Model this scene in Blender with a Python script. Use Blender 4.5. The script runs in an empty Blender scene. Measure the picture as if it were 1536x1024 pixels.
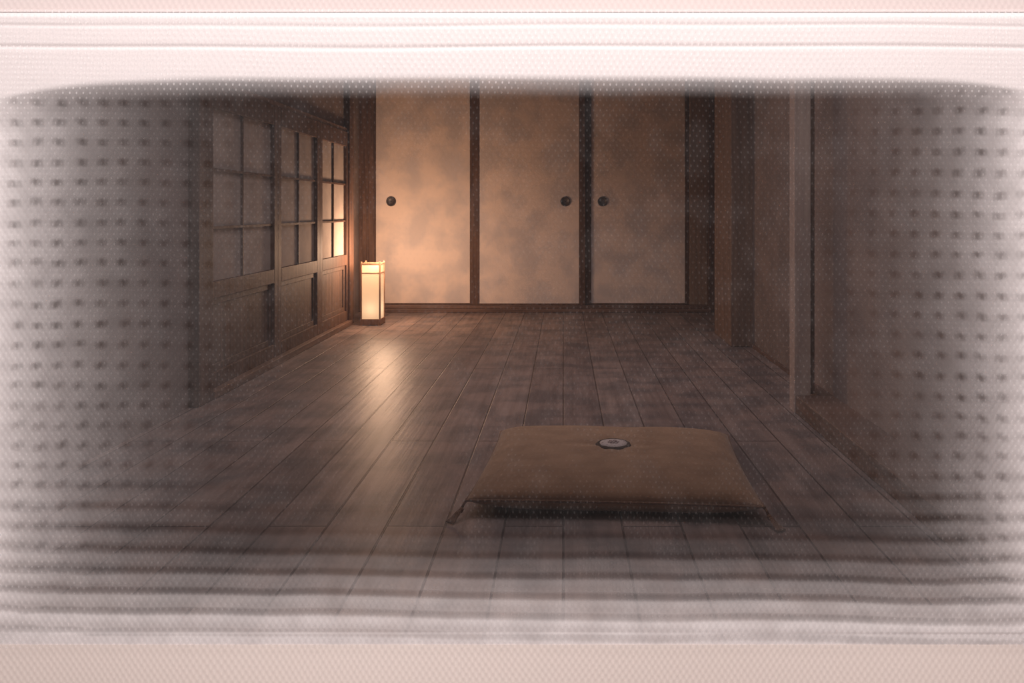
import bpy, bmesh, math, random
from mathutils import Vector, Matrix
random.seed(7)
C = bpy.context.scene.collection
S = bpy.context.scene

# ------------------------------------------------------------------ camera, world, light, exposure
cam_d = bpy.data.cameras.new('camera')
cam_d.sensor_width = 36.0
cam_d.lens = 28.125                      # 1200 px focal length
cam_d.shift_x = -77/1536
cam_d.shift_y = -197/1536
cam_d.clip_start = 0.02
cam = bpy.data.objects.new('camera', cam_d); C.objects.link(cam)
cam.location = (0, 0, 0.83)
cam.rotation_euler = (math.pi/2, 0, 0)
S.camera = cam

w = bpy.data.worlds.new('night'); S.world = w; w.use_nodes = True
w.node_tree.nodes['Background'].inputs[0].default_value = (0.60, 0.50, 0.52, 1)
w.node_tree.nodes['Background'].inputs[1].default_value = 0.03
S.view_settings.view_transform = 'Standard'
S.view_settings.look = 'None'
S.view_settings.exposure = 0.0
S.view_settings.gamma = 1.0
S.view_settings.use_curve_mapping = False

def area(name, loc, aim, sx, sy, power, col, spread=180):
    l = bpy.data.lights.new(name, 'AREA'); l.shape = 'RECTANGLE'
    l.size = sx; l.size_y = sy; l.energy = power; l.color = col; l.spread = math.radians(spread)
    o = bpy.data.objects.new(name, l); C.objects.link(o)
    o.location = loc
    o.rotation_euler = (Vector(aim)-Vector(loc)).to_track_quat('-Z', 'Y').to_euler()
    return o
# added fill above the viewer to brighten the gauze; no doorway stands there
area('curtain_fill', (0.0, 0.03, 2.22), (-0.05, 1.0, 0.25), 2.4, 0.35, 34.0, (1.0, 0.96, 0.95), 110)
# added overhead fill for the room
area('room_fill', (-0.05, 4.0, 2.2), (0.0, 4.4, 0), 2.0, 3.8, 17.5, (1.0, 0.85, 0.85), 118)
def point(name, loc, power, col, rad):
    l = bpy.data.lights.new(name, 'POINT'); l.energy = power; l.color = col; l.shadow_soft_size = rad
    o = bpy.data.objects.new(name, l); C.objects.link(o); o.location = loc
    return l
# added bodiless light just above the lantern, boosting its glow on the walls
point('lantern_boost', (-1.30, 5.76, 0.53), 23, (1.0, 0.62, 0.39), 0.09)

# ------------------------------------------------------------------ helpers
def link(name, bm, m, parent=None, smooth=False):
    me = bpy.data.meshes.new(name)
    bmesh.ops.recalc_face_normals(bm, faces=bm.faces)
    bm.to_mesh(me); bm.free()
    if smooth:
        for p in me.polygons: p.use_smooth = True
    o = bpy.data.objects.new(name, me); C.objects.link(o)
    if m: me.materials.append(m)
    if parent: 
        o.parent = parent
        o.matrix_parent_inverse = Matrix.Translation(-parent.location) if parent.type == 'EMPTY' and parent.parent is None else Matrix()
    return o
def box(bm, x0, x1, y0, y1, z0, z1, bev=0.0):
    vs = [bm.verts.new((x, y, z)) for x in (x0, x1) for y in (y0, y1) for z in (z0, z1)]
    idx = [(0,1,3,2),(4,6,7,5),(0,4,5,1),(2,3,7,6),(0,2,6,4),(1,5,7,3)]
    fs = [bm.faces.new([vs[i] for i in f]) for f in idx]
    if bev > 0:
        es = list({e for f in fs for e in f.edges})
        bmesh.ops.bevel(bm, geom=es, offset=bev, segments=2, affect='EDGES', profile=0.6)
def bx(*a, bev=0.003):
    bm = bmesh.new(); box(bm, *a, bev=bev); return bm
def tube(bm, pts, rad, n=8, closed=False):
    rings = []
    N = len(pts)
    for i, p in enumerate(pts):
        p = Vector(p)
        a = Vector(pts[(i-1) % N] if (closed or i > 0) else pts[i])
        b = Vector(pts[(i+1) % N] if (closed or i < N-1) else pts[i])
        t = (b-a).normalized()
        u = t.cross(Vector((0, 0, 1)))
        if u.length < 1e-3: u = t.cross(Vector((0, 1, 0)))
        u.normalize(); v = t.cross(u)
        r = rad[i] if isinstance(rad, (list, tuple)) else rad
        rings.append([bm.verts.new(p+(u*math.cos(k*2*math.pi/n)+v*math.sin(k*2*math.pi/n))*r) for k in range(n)])
    m = N if closed else N-1
    for i in range(m):
        A, B = rings[i], rings[(i+1) % N]
        for k in range(n): bm.faces.new((A[k], A[(k+1) % n], B[(k+1) % n], B[k]))
    if not closed:
        bm.faces.new(rings[0]); bm.faces.new(rings[-1])
def lathe(bm, prof, c, axis='Y', n=40):
    rings = []
    for r, h in prof:
        ring = []
        for k in range(n):
            a = k*2*math.pi/n
            if axis == 'Y': p = (c[0]+r*math.cos(a), c[1]+h, c[2]+r*math.sin(a))
            else: p = (c[0]+r*math.cos(a), c[1]+r*math.sin(a), c[2]+h)
            ring.append(bm.verts.new(p))
        rings.append(ring)
    for A, B in zip(rings, rings[1:]):
        for k in range(n): bm.faces.new((A[k], A[(k+1) % n], B[(k+1) % n], B[k]))
    bm.faces.new(rings[-1])
def tag(o, label, cat=None, group=None, kind=None):
    o['label'] = label
    if cat: o['category'] = cat
    if group: o['group'] = group
    if kind: o['kind'] = kind
    return o
def empty(name, loc):
    o = bpy.data.objects.new(name, None); C.objects.link(o); o.location = loc; o.empty_display_size = 0.1
    return o

# expression helper for node maths
class N:
    def __init__(s, t, sock): s.t, s.s = t, sock
    def _o(s, op, *a):
        n = s.t.nodes.new('ShaderNodeMath'); n.operation = op
        for i, v in enumerate((s,)+a):
            if isinstance(v, N): s.t.links.new(v.s, n.inputs[i])
            else: n.inputs[i].default_value = v
        return N(s.t, n.outputs[0])
    def __add__(s, o): return s._o('ADD', o)
    __radd__ = __add__
    def __sub__(s, o): return s._o('SUBTRACT', o)
    def __rsub__(s, o): return (s*-1.0)+o
    def __mul__(s, o): return s._o('MULTIPLY', o)
    __rmul__ = __mul__
    def __truediv__(s, o): return s._o('DIVIDE', o)
    def cos(s): return s._o('COSINE')
    def exp(s): return s._o('EXPONENT')
    def max(s, o): return s._o('MAXIMUM', o)
    def min(s, o): return s._o('MINIMUM', o)
    def pw(s, o): return s._o('POWER', o)
    def sqrt(s): return s._o('SQRT')
    def abs(s): return s._o('ABSOLUTE')
    def sat(s): return s.max(0.0).min(1.0)
    def step(s, a, b):
        n = s.t.nodes.new('ShaderNodeMapRange'); n.interpolation_type = 'SMOOTHSTEP'
        s.t.links.new(s.s, n.inputs['Value'])
        n.inputs['From Min'].default_value = a; n.inputs['From Max'].default_value = b
        return N(s.t, n.outputs['Result'])

def mat(name, col, col2=None, rough=0.7, scale=(8, 8, 8), nscale=1.0, detail=4, mixr=(0.35, 0.65), bump=0.0, bscale=60, spec=0.3, coat=0.0):
    m = bpy.data.materials.new(name); m.use_nodes = True
    t = m.node_tree; b = t.nodes['Principled BSDF']
    b.inputs['Roughness'].default_value = rough
    b.inputs['Specular IOR Level'].default_value = spec
    b.inputs['Coat Weight'].default_value = coat
    tc = t.nodes.new('ShaderNodeTexCoord'); mp = t.nodes.new('ShaderNodeMapping')
    mp.inputs['Scale'].default_value = scale
    t.links.new(tc.outputs['Object'], mp.inputs[0])
    nz = t.nodes.new('ShaderNodeTexNoise'); nz.inputs['Scale'].default_value = nscale; nz.inputs['Detail'].default_value = detail
    t.links.new(mp.outputs[0], nz.inputs['Vector'])
    cr = t.nodes.new('ShaderNodeValToRGB')
    cr.color_ramp.elements[0].position = mixr[0]; cr.color_ramp.elements[1].position = mixr[1]
    cr.color_ramp.elements[0].color = (*col, 1); cr.color_ramp.elements[1].color = (*(col2 or col), 1)
    t.links.new(nz.outputs['Fac'], cr.inputs[0]); t.links.new(cr.outputs[0], b.inputs['Base Color'])
    if bump:
        n2 = t.nodes.new('ShaderNodeTexNoise'); n2.inputs['Scale'].default_value = bscale; n2.inputs['Detail'].default_value = 3
        t.links.new(mp.outputs[0], n2.inputs['Vector'])
        bp = t.nodes.new('ShaderNodeBump'); bp.inputs['Strength'].default_value = bump; bp.inputs['Distance'].default_value = 0.01
        t.links.new(n2.outputs['Fac'], bp.inputs['Height']); t.links.new(bp.outputs[0], b.inputs['Normal'])
    return m

WOOD = mat('dark_wood', (0.085, 0.047, 0.034), (0.15, 0.085, 0.060), 0.6, (28, 28, 1.6), 1.6, 5, bump=0.1, spec=0.15)
WOODH = mat('dark_wood_long', (0.11, 0.062, 0.045), (0.19, 0.11, 0.08), 0.5, (1.6, 1.6, 30), 1.6, 5, bump=0.1)
WOODL = mat('pillar_wood', (0.22, 0.145, 0.105), (0.30, 0.20, 0.145), 0.6, (30, 30, 1.4), 1.4, 5, bump=0.1)
KICK = mat('kick_wood', (0.075, 0.045, 0.034), (0.14, 0.082, 0.060), 0.6, (10, 34, 1.2), 1.4, 5, bump=0.1)
FUS = mat('fusuma_paper', (0.66, 0.575, 0.55), (0.86, 0.71, 0.63), 0.9, (3.2, 3.2, 3.2), 1.7, 3, (0.38, 0.60), bump=0.05)
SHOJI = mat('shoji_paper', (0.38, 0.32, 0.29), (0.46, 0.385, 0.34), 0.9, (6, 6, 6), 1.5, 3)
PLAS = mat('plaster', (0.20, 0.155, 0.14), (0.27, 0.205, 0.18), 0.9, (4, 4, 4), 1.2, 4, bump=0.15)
METAL = mat('handle_metal', (0.045, 0.03, 0.028), (0.07, 0.05, 0.045), 0.45, spec=0.5)
CEIL = mat('ceiling_board', (0.12, 0.08, 0.06), (0.17, 0.11, 0.08), 0.7, (20, 1.5, 20), 1.2, 4)

def floor_mat():
    m = bpy.data.materials.new('floor_boards'); m.use_nodes = True
    t = m.node_tree; b = t.nodes['Principled BSDF']
    tc = t.nodes.new('ShaderNodeTexCoord')
    mp = t.nodes.new('ShaderNodeMapping'); mp.inputs['Rotation'].default_value = (0, 0, math.pi/2)
    t.links.new(tc.outputs['Object'], mp.inputs[0])
    br = t.nodes.new('ShaderNodeTexBrick')
    br.inputs['Scale'].default_value = 1.0
    br.inputs['Brick Width'].default_value = 2.1; br.inputs['Row Height'].default_value = 0.155
    br.inputs['Mortar Size'].default_value = 0.0035; br.inputs['Mortar Smooth'].default_value = 0.4
    br.inputs['Color1'].default_value = (0.20, 0.150, 0.138, 1); br.inputs['Color2'].default_value = (0.26, 0.196, 0.176, 1)
    br.inputs['Mortar'].default_value = (0.095, 0.066, 0.060, 1)
    br.offset = 0.37
    t.links.new(mp.outputs[0], br.inputs['Vector'])
    m2 = t.nodes.new('ShaderNodeMapping'); m2.inputs['Scale'].default_value = (24, 1.3, 1)
    t.links.new(tc.outputs['Object'], m2.inputs[0])
    nz = t.nodes.new('ShaderNodeTexNoise'); nz.inputs['Scale'].default_value = 1.5; nz.inputs['Detail'].default_value = 6
    t.links.new(m2.outputs[0], nz.inputs['Vector'])
    cr = t.nodes.new('ShaderNodeValToRGB'); cr.color_ramp.elements[0].position = .3; cr.color_ramp.elements[1].position = .7
    cr.color_ramp.elements[0].color = (.72, .70, .70, 1); cr.color_ramp.elements[1].color = (1.1, 1.1, 1.1, 1)
    t.links.new(nz.outputs['Fac'], cr.inputs[0])
    mx = t.nodes.new('ShaderNodeMix'); mx.data_type = 'RGBA'; mx.blend_type = 'MULTIPLY'; mx.inputs[0].default_value = 1
    t.links.new(br.outputs['Color'], mx.inputs[6]); t.links.new(cr.outputs[0], mx.inputs[7])
    n4 = t.nodes.new('ShaderNodeTexNoise'); n4.inputs['Scale'].default_value = 5.5; n4.inputs['Detail'].default_value = 3
    t.links.new(tc.outputs['Object'], n4.inputs['Vector'])
    c4 = t.nodes.new('ShaderNodeValToRGB'); c4.color_ramp.elements[0].position = .38; c4.color_ramp.elements[1].position = .60
    c4.color_ramp.elements[0].color = (.66, .70, .74, 1); c4.color_ramp.elements[1].color = (1.08, 1.05, 1.03, 1)
    t.links.new(n4.outputs['Fac'], c4.inputs[0])
    m4 = t.nodes.new('ShaderNodeMix'); m4.data_type = 'RGBA'; m4.blend_type = 'MULTIPLY'; m4.inputs[0].default_value = 1
    t.links.new(mx.outputs[2], m4.inputs[6]); t.links.new(c4.outputs[0], m4.inputs[7])
    t.links.new(m4.outputs[2], b.inputs['Base Color'])
    b.inputs['Roughness'].default_value = 0.42; b.inputs['Specular IOR Level'].default_value = 0.14
    bp = t.nodes.new('ShaderNodeBump'); bp.inputs['Strength'].default_value = 0.12; bp.inputs['Distance'].default_value = 0.01
    t.links.new(nz.outputs['Fac'], bp.inputs['Height']); 
    b2 = t.nodes.new('ShaderNodeBump'); b2.inputs['Strength'].default_value = 0.5; b2.inputs['Distance'].default_value = 0.004; b2.invert = True
    t.links.new(br.outputs['Fac'], b2.inputs['Height']); t.links.new(bp.outputs[0], b2.inputs['Normal'])
    t.links.new(b2.outputs[0], b.inputs['Normal'])
    return m
FLOOR = floor_mat()

# ------------------------------------------------------------------ the room
B = 6.55
def struct(name, bm, m, label, parent=None):
    o = link(name, bm, m, parent); tag(o, label); o['kind'] = 'structure'; return o
struct('floor', bx(-1.75, 1.30, -1.2, B+0.10, -0.06, 0.0, bev=0), FLOOR, 'dark brown wooden plank floor of the whole room')
struct('ceiling', bx(-1.75, 1.30, -1.2, B+0.10, 2.30, 2.36, bev=0), CEIL, 'dark board ceiling above the room')
# left wall: near plaster run, transom above the shoji, short recess beside the lantern
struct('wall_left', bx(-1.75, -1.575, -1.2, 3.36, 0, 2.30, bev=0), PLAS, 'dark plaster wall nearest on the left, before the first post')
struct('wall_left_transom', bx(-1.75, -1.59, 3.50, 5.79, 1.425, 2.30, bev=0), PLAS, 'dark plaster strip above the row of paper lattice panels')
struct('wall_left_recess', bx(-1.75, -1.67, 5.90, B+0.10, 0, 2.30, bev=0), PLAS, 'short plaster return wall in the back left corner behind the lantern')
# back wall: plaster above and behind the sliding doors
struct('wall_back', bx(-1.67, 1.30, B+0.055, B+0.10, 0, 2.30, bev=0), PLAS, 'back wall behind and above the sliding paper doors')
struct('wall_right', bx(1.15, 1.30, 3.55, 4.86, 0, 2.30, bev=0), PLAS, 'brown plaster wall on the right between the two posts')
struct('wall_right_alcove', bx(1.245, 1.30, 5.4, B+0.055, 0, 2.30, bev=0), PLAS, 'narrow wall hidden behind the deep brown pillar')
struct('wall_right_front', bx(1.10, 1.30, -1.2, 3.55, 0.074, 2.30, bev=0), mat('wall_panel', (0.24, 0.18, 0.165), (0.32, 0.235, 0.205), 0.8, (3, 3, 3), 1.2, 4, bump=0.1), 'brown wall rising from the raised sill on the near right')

# posts, sills and lintels
k = 0
def trim(label, *a, m=WOOD, bev=0.004):
    global k
    k += 1
    return struct('trim_%d' % k, bx(*a, bev=bev), m, label)
trim('dark wooden post at the near end of the lattice panels', -1.70, -1.53, 3.36, 3.50, 0, 2.30)
trim('dark wooden post at the far end of the lattice panels, beside the lantern', -1.70, -1.545, 5.79, 5.90, 0, 2.30)
trim('wooden floor sill under the lattice panels', -1.62, -1.525, 3.50, 5.79, 0, 0.035, m=WOODH)
trim('wooden lintel over the lattice panels', -1.66, -1.565, 3.50, 5.79, 1.395, 1.425, m=WOODH)
trim('wooden jamb left of the first sliding paper door', -1.67, -1.545, B-0.02, B+0.055, 0, 2.0)
trim('thin slat dividing the left jamb', -1.60, -1.592, B-0.032, B-0.02, 0, 2.0, bev=0.001)
# shikii under the fusuma: base board and raised rail
trim('wooden threshold board under the sliding paper doors', -1.545, 1.20, B-0.07, B+0.055, 0, 0.030, m=WOODH)
trim('upper grooved rail of the threshold under the sliding paper doors', -1.545, 1.20, B-0.035, B+0.055, 0.030, 0.055, m=WOODH)
trim('lintel over the sliding paper doors', -1.67, 1.245, B-0.05, B+0.055, 2.0, 2.1, m=WOODH)
trim('narrow wood board right of the third sliding paper door', 1.035, 1.18, B+0.0, B+0.055, 0.055, 2.0, m=WOODL)
trim('dark jamb right of the narrow board', 1.18, 1.245, B-0.04, B+0.055, 0, 2.0)
trim('deep brown pillar on the right of the sliding doors', 1.02, 1.245, 4.86, 5.40, 0, 2.30, m=mat('pillar_brown', (0.16, 0.105, 0.08), (0.23, 0.152, 0.115), 0.6, (30, 30, 1.4), 1.4, 5, bump=0.1, spec=0.2))
trim('slender pale wooden post standing on the raised sill at right', 0.945, 1.012, 3.27, 3.345, 0, 2.30, m=mat('pale_wood', (0.40, 0.31, 0.28), (0.50, 0.39, 0.34), 0.7, (30, 30, 1.4), 1.4, 5))
trim('raised sill running on behind the slender post', 1.05, 1.30, 3.27, 3.55, 0, 0.074, m=WOODH, bev=0.001)
trim('thin dark batten on the right face of the slender post', 1.012, 1.032, 3.285, 3.335, 0.074, 2.30, bev=0.002)
trim('raised wooden sill along the near right wall', 0.95, 1.30, -1.2, 3.27, 0, 0.074, m=WOODH)
trim('thin baseboard along the plaster between the right posts', 1.138, 1.15, 3.55, 4.86, 0, 0.02, m=WOODH, bev=0.001)
trim('thin vertical batten on the plaster wall near the slender post', 1.14, 1.15, 3.62, 3.65, 0.02, 2.30, bev=0.001)

# sliding paper doors (fusuma)
def fusuma(n, x0, x1, y, hx, label, fl, fr):
    e = empty('door_%d' % n, ((x0+x1)/2, y, 0.055)); e['label'] = label; e['kind'] = 'structure'
    z0, z1 = 0.055, 2.0
    bm = bmesh.new()
    box(bm, x0, x0+fl, y-0.014, y+0.014, z0, z1, bev=0.003)
    box(bm, x1-fr, x1, y-0.014, y+0.014, z0, z1, bev=0.003)
    box(bm, x0+fl, x1-fr, y-0.014, y+0.014, z0, z0+0.012, bev=0.002)
    box(bm, x0+fl, x1-fr, y-0.014, y+0.014, z1-0.03, z1, bev=0.002)
    link('door_frame', bm, WOOD, e)
    link('door_panel', bx(x0+fl, x1-fr, y-0.008, y+0.010, z0+0.012, z1-0.03, bev=0.001), FUS, e)
    bm = bmesh.new()
    lathe(bm, [(0.0405, 0.003), (0.0405, -0.006), (0.038, -0.009), (0.032, -0.009), (0.029, -0.004), (0.026, -0.0005), (0.004, 0.000)], (hx, y-0.008, 0.901), n=44)
    link('door_handle', bm, METAL, e, smooth=True)
    bm = bmesh.new()
fusuma(1, -1.545, -0.720, B+0.030, -1.414, 'cream paper sliding door nearest the lantern, handle at its left', 0.006, 0.036)
fusuma(2, -0.764, 0.180, B-0.002, 0.016, 'middle cream paper sliding door with handle at its right', 0.076, 0.052)
fusuma(3, 0.180, 1.035, B+0.030, 0.322, 'right cream paper sliding door with handle at its left', 0.049, 0.036)

# shoji lattice doors of the left wall
def shoji(n, y0, y1, label, s0, s1):
    e = empty('door_%d' % n, (-1.58, (y0+y1)/2, 0.035)); e['label'] = label; e['kind'] = 'structure'
    xf, xb = -1.560, -1.592
    zt, zb = 1.395, 0.035
    bm = bmesh.new()
    box(bm, xb, xf, y0, y0+s0, zb, zt, bev=0.003)
    box(bm, xb, xf, y1-s1, y1, zb, zt, bev=0.003)
    a, b = y0+s0, y1-s1
    box(bm, xb, xf, a, b, 1.290, zt, bev=0.003)
    box(bm, xb, xf, a, b, 0.435, 0.510, bev=0.003)
    box(bm, xb, xf, a, b, zb, 0.105, bev=0.003)
    link('door_frame', bm, WOOD, e)
    bm = bmesh.new()
    m = (a+b)/2
    for z in (0.751, 1.014): box(bm, -1.579, -1.568, a, b, z-0.006, z+0.006, bev=0.001)
    box(bm, -1.581, -1.570, m-0.006, m+0.006, 0.510, 1.290, bev=0.001)
    link('lattice', bm, WOOD, e)
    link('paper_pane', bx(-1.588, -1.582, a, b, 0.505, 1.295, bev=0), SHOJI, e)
    bm = bmesh.new()
    box(bm, -1.590, -1.582, a, b, 0.10, 0.44, bev=0)
    i = 0.035
    for q in ((a, a+i, .105, .435), (b-i, b, .105, .435), (a+i, b-i, .105, .135), (a+i, b-i, .405, .435)):
        box(bm, -1.582, -1.574, q[0], q[1], q[2], q[3], bev=0.002)
    link('kick_panel', bm, KICK, e)
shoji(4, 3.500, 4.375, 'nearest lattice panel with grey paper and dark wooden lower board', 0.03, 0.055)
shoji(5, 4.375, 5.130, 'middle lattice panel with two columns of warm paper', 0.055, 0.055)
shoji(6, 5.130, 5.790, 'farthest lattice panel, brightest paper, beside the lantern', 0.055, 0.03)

# ------------------------------------------------------------------ lantern
LX0, LX1, LY0, LY1, LH = -1.460, -1.316, 5.755, 5.900, 0.458
lan = empty('paper_lantern', ((LX0+LX1)/2, (LY0+LY1)/2, 0))
tag(lan, 'small glowing square paper floor lantern in a thin wooden frame beside the back left post', 'lantern')
LW = mat('lantern_wood', (0.20, 0.105, 0.065), (0.30, 0.165, 0.10), 0.5, (40, 40, 6), 1.5)
bm = bmesh.new()
s = 0.010
for x in (LX0, LX1-s):
    for y in (LY0, LY1-s): box(bm, x, x+s, y, y+s, 0.0, LH, bev=0.001)
for z0, z1 in ((LH-0.022, LH-0.012), (0.372, 0.380)):
    box(bm, LX0+s, LX1-s, LY0+.001, LY0+s-.002, z0, z1, bev=0.0); box(bm, LX0+s, LX1-s, LY1-s+.002, LY1-.001, z0, z1, bev=0.0)
    box(bm, LX0+.001, LX0+s-.002, LY0+s, LY1-s, z0, z1, bev=0.0); box(bm, LX1-s+.002, LX1-.001, LY0+s, LY1-s, z0, z1, bev=0.0)
link('lantern_frame', bm, LW, lan)
bm = bmesh.new()
box(bm, LX0-0.002, LX1+0.002, LY0-0.002, LY1+0.002, 0.004, 0.046, bev=0.002)
for x in (LX0-.002, LX1-.018):
    for y in (LY0-.002, LY1-.018): box(bm, x, x+.020, y, y+.020, 0, 0.006, bev=0.0)
link('lantern_base', bm, LW, lan)
def paper_mat():
    m = bpy.data.materials.new('lantern_paper'); m.use_nodes = True
    t = m.node_tree; t.nodes.clear()
    out = t.nodes.new('ShaderNodeOutputMaterial')
    tr = t.nodes.new('ShaderNodeBsdfTranslucent'); tr.inputs[0].default_value = (0.80, 0.66, 0.50, 1)
    em = t.nodes.new('ShaderNodeEmission'); em.inputs[0].default_value = (1.0, 0.70, 0.44, 1); em.inputs[1].default_value = 1.0
    ad = t.nodes.new('ShaderNodeAddShader')
    t.links.new(tr.outputs[0], ad.inputs[0]); t.links.new(em.outputs[0], ad.inputs[1]); t.links.new(ad.outputs[0], out.inputs[0])
    return m, em
PAPER, PEM = paper_mat()
bm = bmesh.new()
i = 0.006
xa, xb, ya, yb, za, zb = LX0+i, LX1-i, LY0+i, LY1-i, 0.040, LH-0.018
v = [[bm.verts.new((x, y, z)) for (x, y) in ((xa, ya), (xb, ya), (xb, yb), (xa, yb))] for z in (za, zb)]
for q in range(4): bm.faces.new((v[0][q], v[0][(q+1) % 4], v[1][(q+1) % 4], v[1][q]))
link('paper_shade', bm, PAPER, lan)
pl = bpy.data.lights.new('lantern_bulb', 'POINT'); pl.energy = 0.13; pl.color = (1.0, 0.80, 0.60); pl.shadow_soft_size = 0.02
po = bpy.data.objects.new('lantern_bulb', pl); C.objects.link(po); po.location = ((LX0+LX1)/2, (LY0+LY1)/2, 0.115)
PEM.inputs[1].default_value = 0.30

# ------------------------------------------------------------------ cushion
W2, D2, ZS = 0.395, 0.335, 0.045
cu = empty('floor_cushion', (0.155, 2.475, 0)); 
tag(cu, 'flat golden brown square floor cushion with a small round emblem, lying on the floor boards', 'cushion')
def fabric(name, c1, c2, ws=900):
    m = mat(name, c1, c2, 0.85, (9, 9, 9), 1.3, 5, bump=0)
    t = m.node_tree; b = t.nodes['Principled BSDF']
    b.inputs['Sheen Weight'].default_value = 0.25
    tc = t.nodes.new('ShaderNodeTexCoord')
    n = t.nodes.new('ShaderNodeTexNoise'); n.inputs['Scale'].default_value = 11; n.inputs['Detail'].default_value = 3
    t.links.new(tc.outputs['Object'], n.inputs['Vector'])
    bp = t.nodes.new('ShaderNodeBump'); bp.inputs['Strength'].default_value = 0.35; bp.inputs['Distance'].default_value = 0.012
    t.links.new(n.outputs['Fac'], bp.inputs['Height']); t.links.new(bp.outputs[0], b.inputs['Normal'])
    return m
CUSH = fabric('cushion_cloth', (0.26, 0.152, 0.090), (0.34, 0.205, 0.125))
CORD = fabric('cord_cloth', (0.15, 0.075, 0.04), (0.20, 0.10, 0.055))
def outline(u, v):
    # square with softly bowed sides and pulled-out corners
    r = 0.035
    x = u*W2*(1-0.022*(1-v*v)); y = v*D2*(1-0.03*(1-u*u))
    cn = (abs(u)*abs(v))**8
    x += math.copysign(0.004*cn, u); y += math.copysign(0.002*cn, v)
    return x, y
def pil_h(u, v):
    a = max(0.0, 1-abs(u)**5.0); b = max(0.0, 1-abs(v)**4.2)
    h = (a*b)**0.48
    return h
def pillow_z(u, v, top):
    h = pil_h(u, v)
    x, y = outline(u, v)
    if top:
        z = ZS + 0.064*h*(0.93+0.07*math.cos(u*2.2)*math.cos(v*2.2))
        d = math.hypot(x-0.0, y-0.03)
        z -= 0.013*math.exp(-(d/0.060)**2) + 0.006*math.exp(-(d/0.15)**2)
        ang = math.atan2(y-0.03, x)
        z += 0.0022*math.sin(ang*7+0.6)*math.exp(-((d-0.085)/0.05)**2)
        z += 0.0012*math.sin(x*23+1)*math.sin(y*19) + 0.0015*math.sin(x*60+y*9)*math.exp(-((abs(v)-0.93)/0.06)**2)*h
        return z
    return ZS - (ZS-0.0015)*min(1.0, h*1.35)
bm = bmesh.new()
NU = 110
def prm(i): 
    t = -1+2*i/NU
    return math.sin(t*math.pi/2)*0.55+t*0.45
grid = {}
for top in (True, False):
    for i in range(NU+1):
        for j in range(NU+1):
            if not top and (i in (0, NU) or j in (0, NU)):
                grid[top, i, j] = grid[True, i, j]; continue
            u, v_ = prm(i), prm(j)
            x, y = outline(u, v_)
            grid[top, i, j] = bm.verts.new((x, y, pillow_z(u, v_, top)))
    for i in range(NU):
        for j in range(NU):
            f = [grid[top, i, j], grid[top, i+1, j], grid[top, i+1, j+1], grid[top, i, j+1]]
            try: bm.faces.new(f)
            except ValueError: pass
def clink(name, bm, m, par=None, smooth=True):
    me = bpy.data.meshes.new(name); bmesh.ops.recalc_face_normals(bm, faces=bm.faces); bm.to_mesh(me); bm.free()
    for p in me.polygons: p.use_smooth = smooth
    me.materials.append(m)
    o = bpy.data.objects.new(name, me); C.objects.link(o); o.parent = par or cu
    return o
clink('cushion_body', bm, CUSH)
bm = bmesh.new()
pts = []
M = 60
for s_ in range(4):
    for q in range(M):
        t = -1+2*q/M
        u, v_ = ((t, -1), (1, t), (-t, 1), (-1, -t))[s_]
        x, y = outline(u, v_); pts.append((x*1.002, y*1.002, ZS))
tube(bm, pts, 0.0035, 8, closed=True)
clink('piping', bm, CORD)
# tassels at the two front corners
def tassel(sx):
    cx, cy = outline(sx, -1)
    bm = bmesh.new()
    d = Vector((sx*0.55, -0.78, 0)).normalized()
    c = Vector((cx, cy, ZS))
    tube(bm, [c-d*0.006, c+d*0.006+Vector((0, 0, -0.006)), c+d*0.014+Vector((0, 0, -0.017))], 0.0035, 8)
    kn = c+d*0.016+Vector((0, 0, -0.020))
    tube(bm, [kn-d*0.004+Vector((0, 0, .005)), kn-d*0.002+Vector((0, 0, .002)), kn+d*0.004-Vector((0, 0, .003)), kn+d*0.008-Vector((0, 0, .005))], [0.003, 0.0065, 0.0065, 0.004], 10)
    rnd = random.Random(3 if sx > 0 else 4)
    for q in range(16):
        sp = (q-7.5)/7.5
        side = Vector((-d.y, d.x, 0))
        L = 0.036+0.004*rnd.random()
        pts = []
        for j in range(5):
            f = j/4
            z = max(0.0035, (kn.z-0.006)*(1-f)**1.4 + 0.0035 + 0.004*rnd.random()*(1-f))
            pp = kn+d*(0.006+L*f)+side*(sp*(0.004+0.010*f)); pts.append((pp.x, pp.y, z))
        tube(bm, pts, [0.0022, .0022, .002, .0018, .0014], 6)
    return clink('tassel', bm, CORD)
tassel(-1); tassel(1)
# round emblem in the dimple
zc = pillow_z(0, 0.03/D2, True)+0.003
bm = bmesh.new()
lathe(bm, [(0.058, -0.010), (0.056, 0.004), (0.047, 0.009), (0.043, 0.007), (0.043, 0.0)], (0, 0.03, zc), 'Z', 44)
em = clink('emblem_rim', bm, mat('rim_cord', (0.045, 0.028, 0.022), (0.06, 0.038, 0.028), 0.8)); em['label'] = 'dark cord rim around the emblem'
bm = bmesh.new()
lathe(bm, [(0.043, 0.004), (0.043, 0.0085), (0.030, 0.0105), (0.01, 0.011)], (0, 0.03, zc), 'Z', 44)
pt = clink('emblem', bm, mat('emblem_silk', (0.42, 0.36, 0.35), (0.52, 0.44, 0.42), 0.7)); pt['label'] = 'pale round emblem with dark stitched blossoms'
bm = bmesh.new()
def ringlet(cx, cy, r, a0=0, a1=2*math.pi, n=14, th=0.0013):
    full = a1-a0 > 6.2
    p = [(cx+r*math.cos(a0+(a1-a0)*q/n), 0.03+cy+r*math.sin(a0+(a1-a0)*q/n), zc+0.0108-0.25*max(0, math.hypot(cx, cy)-0.012)**1.0*0.35) for q in range(n if full else n+1)]
    tube(bm, p, th, 5, closed=full)
ringlet(0, 0, 0.006)
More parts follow.
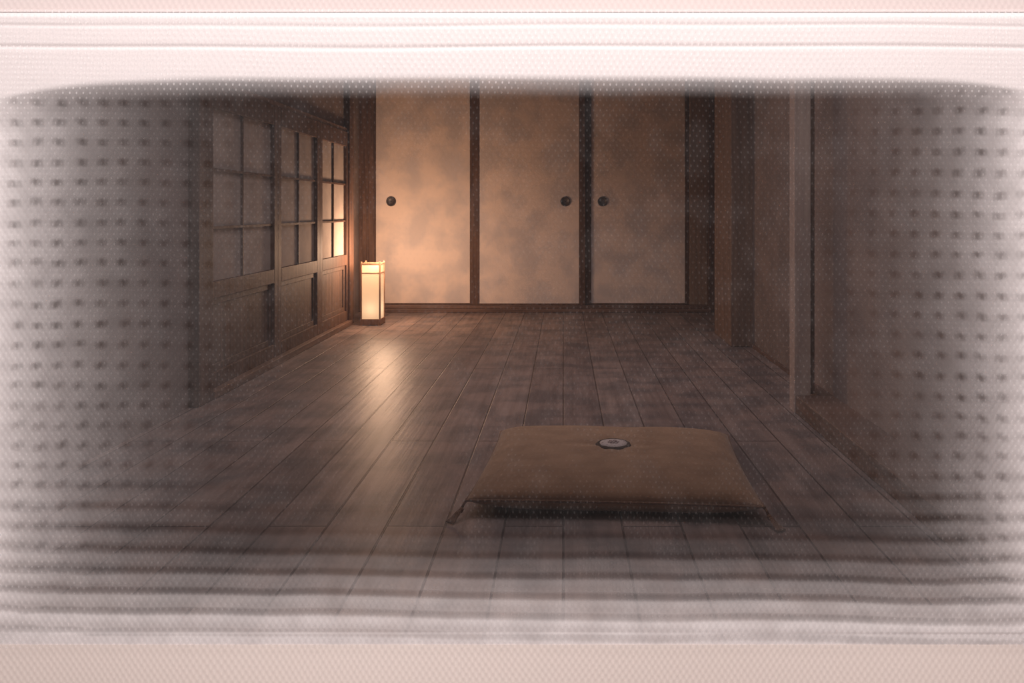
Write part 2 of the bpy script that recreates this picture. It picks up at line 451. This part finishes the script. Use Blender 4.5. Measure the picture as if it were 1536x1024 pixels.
for q in range(6):
    a = q*math.pi/3+0.2
    ringlet(0.0125*math.cos(a), 0.0125*math.sin(a), 0.0052)
for q in range(8):
    a = q*math.pi/4
    ringlet(0.029*math.cos(a), 0.029*math.sin(a), 0.0065, a+0.6, a+5.0)
clink('stitching', bm, mat('stitch_thread', (0.12, 0.07, 0.07), (0.15, 0.09, 0.085), 0.7), pt)
cu.rotation_euler = (0, 0, math.radians(-3.6))

# ------------------------------------------------------------------ gauze curtain hung between viewer and room
YC = 1.0
OX, OZ = -0.0542, 0.6842           # middle of the worn, see-through part of the cloth
cur = empty('gauze_curtain', (OX, YC, OZ))
tag(cur, 'pale pink woven gauze curtain in the foreground, sheer in the middle, dense at its edges', 'curtain')
U = 1/1200.0                       # metres, the thread thickness
def cloth_mat(name, kind, col=(0.88, 0.80, 0.79)):
    m = bpy.data.materials.new(name); m.use_nodes = True
    t = m.node_tree; t.nodes.clear()
    out = t.nodes.new('ShaderNodeOutputMaterial')
    tc = t.nodes.new('ShaderNodeTexCoord')
    # slow drift of the threads
    nz = t.nodes.new('ShaderNodeTexNoise'); nz.inputs['Scale'].default_value = 4.2; nz.inputs['Detail'].default_value = 1.5
    t.links.new(tc.outputs['Object'], nz.inputs['Vector'])
    sc = t.nodes.new('ShaderNodeSeparateColor'); t.links.new(nz.outputs['Color'], sc.inputs[0])
    sx = t.nodes.new('ShaderNodeSeparateXYZ'); t.links.new(tc.outputs['Object'], sx.inputs[0])
    a = N(t, sx.outputs['X'])/U; b = N(t, sx.outputs['Z'])/U
    r1, r2 = N(t, sc.outputs['Red'])-0.5, N(t, sc.outputs['Green'])-0.5
    aw = a+r1*30.0; bw = b+r2*34.0
    b2 = (a*0.012)+b+r2*16.0
    # patchy thickness
    n3 = t.nodes.new('ShaderNodeTexNoise'); n3.inputs['Scale'].default_value = 25; n3.inputs['Detail'].default_value = 2
    t.links.new(tc.outputs['Object'], n3.inputs['Vector'])
    patch = N(t, n3.outputs['Fac'])
    s3 = t.nodes.new('ShaderNodeSeparateColor'); t.links.new(n3.outputs['Color'], s3.inputs[0])
    j1, j2, j3 = [N(t, s3.outputs[q])-0.5 for q in ('Red', 'Green', 'Blue')]
    # densities growing towards the four edges
    dl = (a+780.0).max(0.0); dr = (756.0-a).max(0.0); db = (b+478.0).max(0.0)
    side = ((dl/-88.0).exp()*0.95 + (dr/-66.0).exp()*0.92).min(0.97)
    bot = (((db-10.0).max(0.0)/66.0).pw(1.5)*-1.0).exp()*0.97
    bot = bot.max((0.0-b).step(474.0, 480.0))
    edge = b+r2*10.0+(dl/-110.0).exp()*34.0+(dr/-90.0).exp()*24.0
    top = edge.step(366.0, 381.0)
    topsoft = edge.step(340.0, 374.0)*0.42
    # fine weave: crossings of the threads
    f = (aw*(2*math.pi/9.8)).cos()*(b2*(2*math.pi/15.2)).cos()
    dot = f.step(0.5, 1.0)*(0.75+j1*2.4).sat()
    gx = ((aw+j1*13.0)*(2*math.pi/31.5)).cos().step(-0.1, 1.0)
    gz = ((b2+j2*14.0*side.step(0.02, 0.3))*(2*math.pi/30.5)+1.2).cos().step(-0.1, 1.0)
    low = (b*-1.0).step(200.0, 300.0)*(1.0-side.step(0.10, 0.45)*0.8)
    low = low.max((b*-1.0).step(300.0, 400.0))
    spot = gz*(low + (1.0-low)*gx*(0.85+j3*1.2).sat())
    if kind == 'mesh':
        D = (0.011 + dot*0.028 + topsoft*(0.7+dot*0.6) + side*dot*0.28 + bot*dot*0.22 + patch.step(0.45, 0.7)*0.010).min(1.0)
    elif kind == 'weft':
        s_ = 1.0-(1.0-side).sqrt()
        D = s_*1.05+bot-s_*bot
        D = (D*(1.0-(spot*0.72+gz*0.10)*(1.0-D*0.72))*(0.66+patch*0.68)).sat().max(top)
    else:
        s_ = 1.0-(1.0-side).sqrt()
        D = (s_*1.05*(1.0-(spot*0.72+gx*0.10))*(0.66+patch*0.68)).sat()
    df = t.nodes.new('ShaderNodeBsdfDiffuse')
    cm = t.nodes.new('ShaderNodeMix'); cm.data_type = 'RGBA'
    cm.inputs[6].default_value = (*[c*0.93 for c in col], 1); cm.inputs[7].default_value = (*col, 1)
    t.links.new(dot.s, cm.inputs[0]); t.links.new(cm.outputs[2], df.inputs[0])
    bp = t.nodes.new('ShaderNodeBump'); bp.inputs['Strength'].default_value = 0.12; bp.inputs['Distance'].default_value = 0.001
    t.links.new(f.s, bp.inputs['Height']); t.links.new(bp.outputs[0], df.inputs['Normal'])
    if kind == 'hem':
        t.links.new(df.outputs[0], out.inputs[0])
    else:
        tp = t.nodes.new('ShaderNodeBsdfTransparent'); mx = t.nodes.new('ShaderNodeMixShader')
        t.links.new(D.s, mx.inputs[0]); t.links.new(tp.outputs[0], mx.inputs[1]); t.links.new(df.outputs[0], mx.inputs[2])
        t.links.new(mx.outputs[0], out.inputs[0])
    return m
def sheet(name, x0, x1, zs, fy, m, nx=2, xs=None):
    bm = bmesh.new()
    xs = xs or [x0+(x1-x0)*i/nx for i in range(nx+1)]
    rows = [[bm.verts.new((x*U, fy(x, z)*U, z*U)) for x in xs] for z in zs]
    for A, B_ in zip(rows, rows[1:]):
        for q in range(len(xs)-1): bm.faces.new((A[q], A[q+1], B_[q+1], B_[q]))
    me = bpy.data.meshes.new(name); bm.to_mesh(me); bm.free()
    for p in me.polygons: p.use_smooth = True
    me.materials.append(m)
    o = bpy.data.objects.new(name, me); C.objects.link(o); o.parent = cur
    return o
HW = 1150
def wob(x): return 1.5*math.sin(x/190.0)+1.0*math.sin(x/83.0+1)
# creases: real folds pressed into the cloth
folds = [(452, 3.0, 1.3), (420, 3.2, 1.9)]
def fold_y(x, z):
    y = 0.0
    for c, wd, dp in folds:
        d = (z-(c+wob(x)*0.9))/wd
        y += dp*math.exp(-d*d)
    if -460 < z < -200: y += 0.45*min(1, (-200-z)/120.0)*math.cos((z+0.012*x)*2*math.pi/30.5+1.2)
    return y
zz = []
z = -478.0
while z <= 474:
    zz.append(z); z += 1.6 if (z > 395 or z < -200) else 12
weft = sheet('weft_layer', -HW, HW, zz, lambda x, z: fold_y(x, z), cloth_mat('gauze_weft', 'weft'), nx=90)
xs_ = [x for x in range(-1152, 1153, 6)]
sheet('warp_layer', 0, 0, [-478+952*i/6 for i in range(7)], lambda x, z: 12+1.6*math.cos(x*2*math.pi/31.5), cloth_mat('gauze_warp', 'warp'), xs=xs_)
sheet('sheer_layer', -HW, HW, [-478, 0, 474], lambda x, z: -8, cloth_mat('gauze_sheer', 'mesh'), nx=4)
# hems: solid cloth above and below
def hem(z0, z1, yf, col, nm):
    bm = bmesh.new()
    n = 60
    zs = [z0+(z1-z0)*(i/n)**1.0 for i in range(n+1)]
    o = sheet('hem', -HW, HW, zs, yf, cloth_mat(nm, 'hem', col), nx=90)
    return o
TOPZ = (1.850-OZ)/U; BOTZ = (0.012-OZ)/U
h1 = hem(472, TOPZ, lambda x, z: -1+4*math.sin(x/140.0)*min(1, (z-474)/400.0), (0.72, 0.60, 0.575), 'hem_cloth_rose')
h1['label'] = 'plain rose upper border of the curtain'
h2 = hem(BOTZ, -476, lambda x, z: -1+8*math.sin(x/150.0)*min(1, (-478-z)/400.0), (0.95, 0.81, 0.75), 'hem_cloth_peach')
h2['label'] = 'plain peach lower border of the curtain'
bm = bmesh.new()
tube(bm, [(-1.575, YC, 1.865), (-0.8, YC, 1.865), (0, YC, 1.865), (1.10, YC, 1.865)], 0.014, 16)
rod = link('curtain_rod', bm, WOODL, smooth=True)
tag(rod, 'slim wooden rod above the gauze curtain, fixed between the side walls', 'rod')
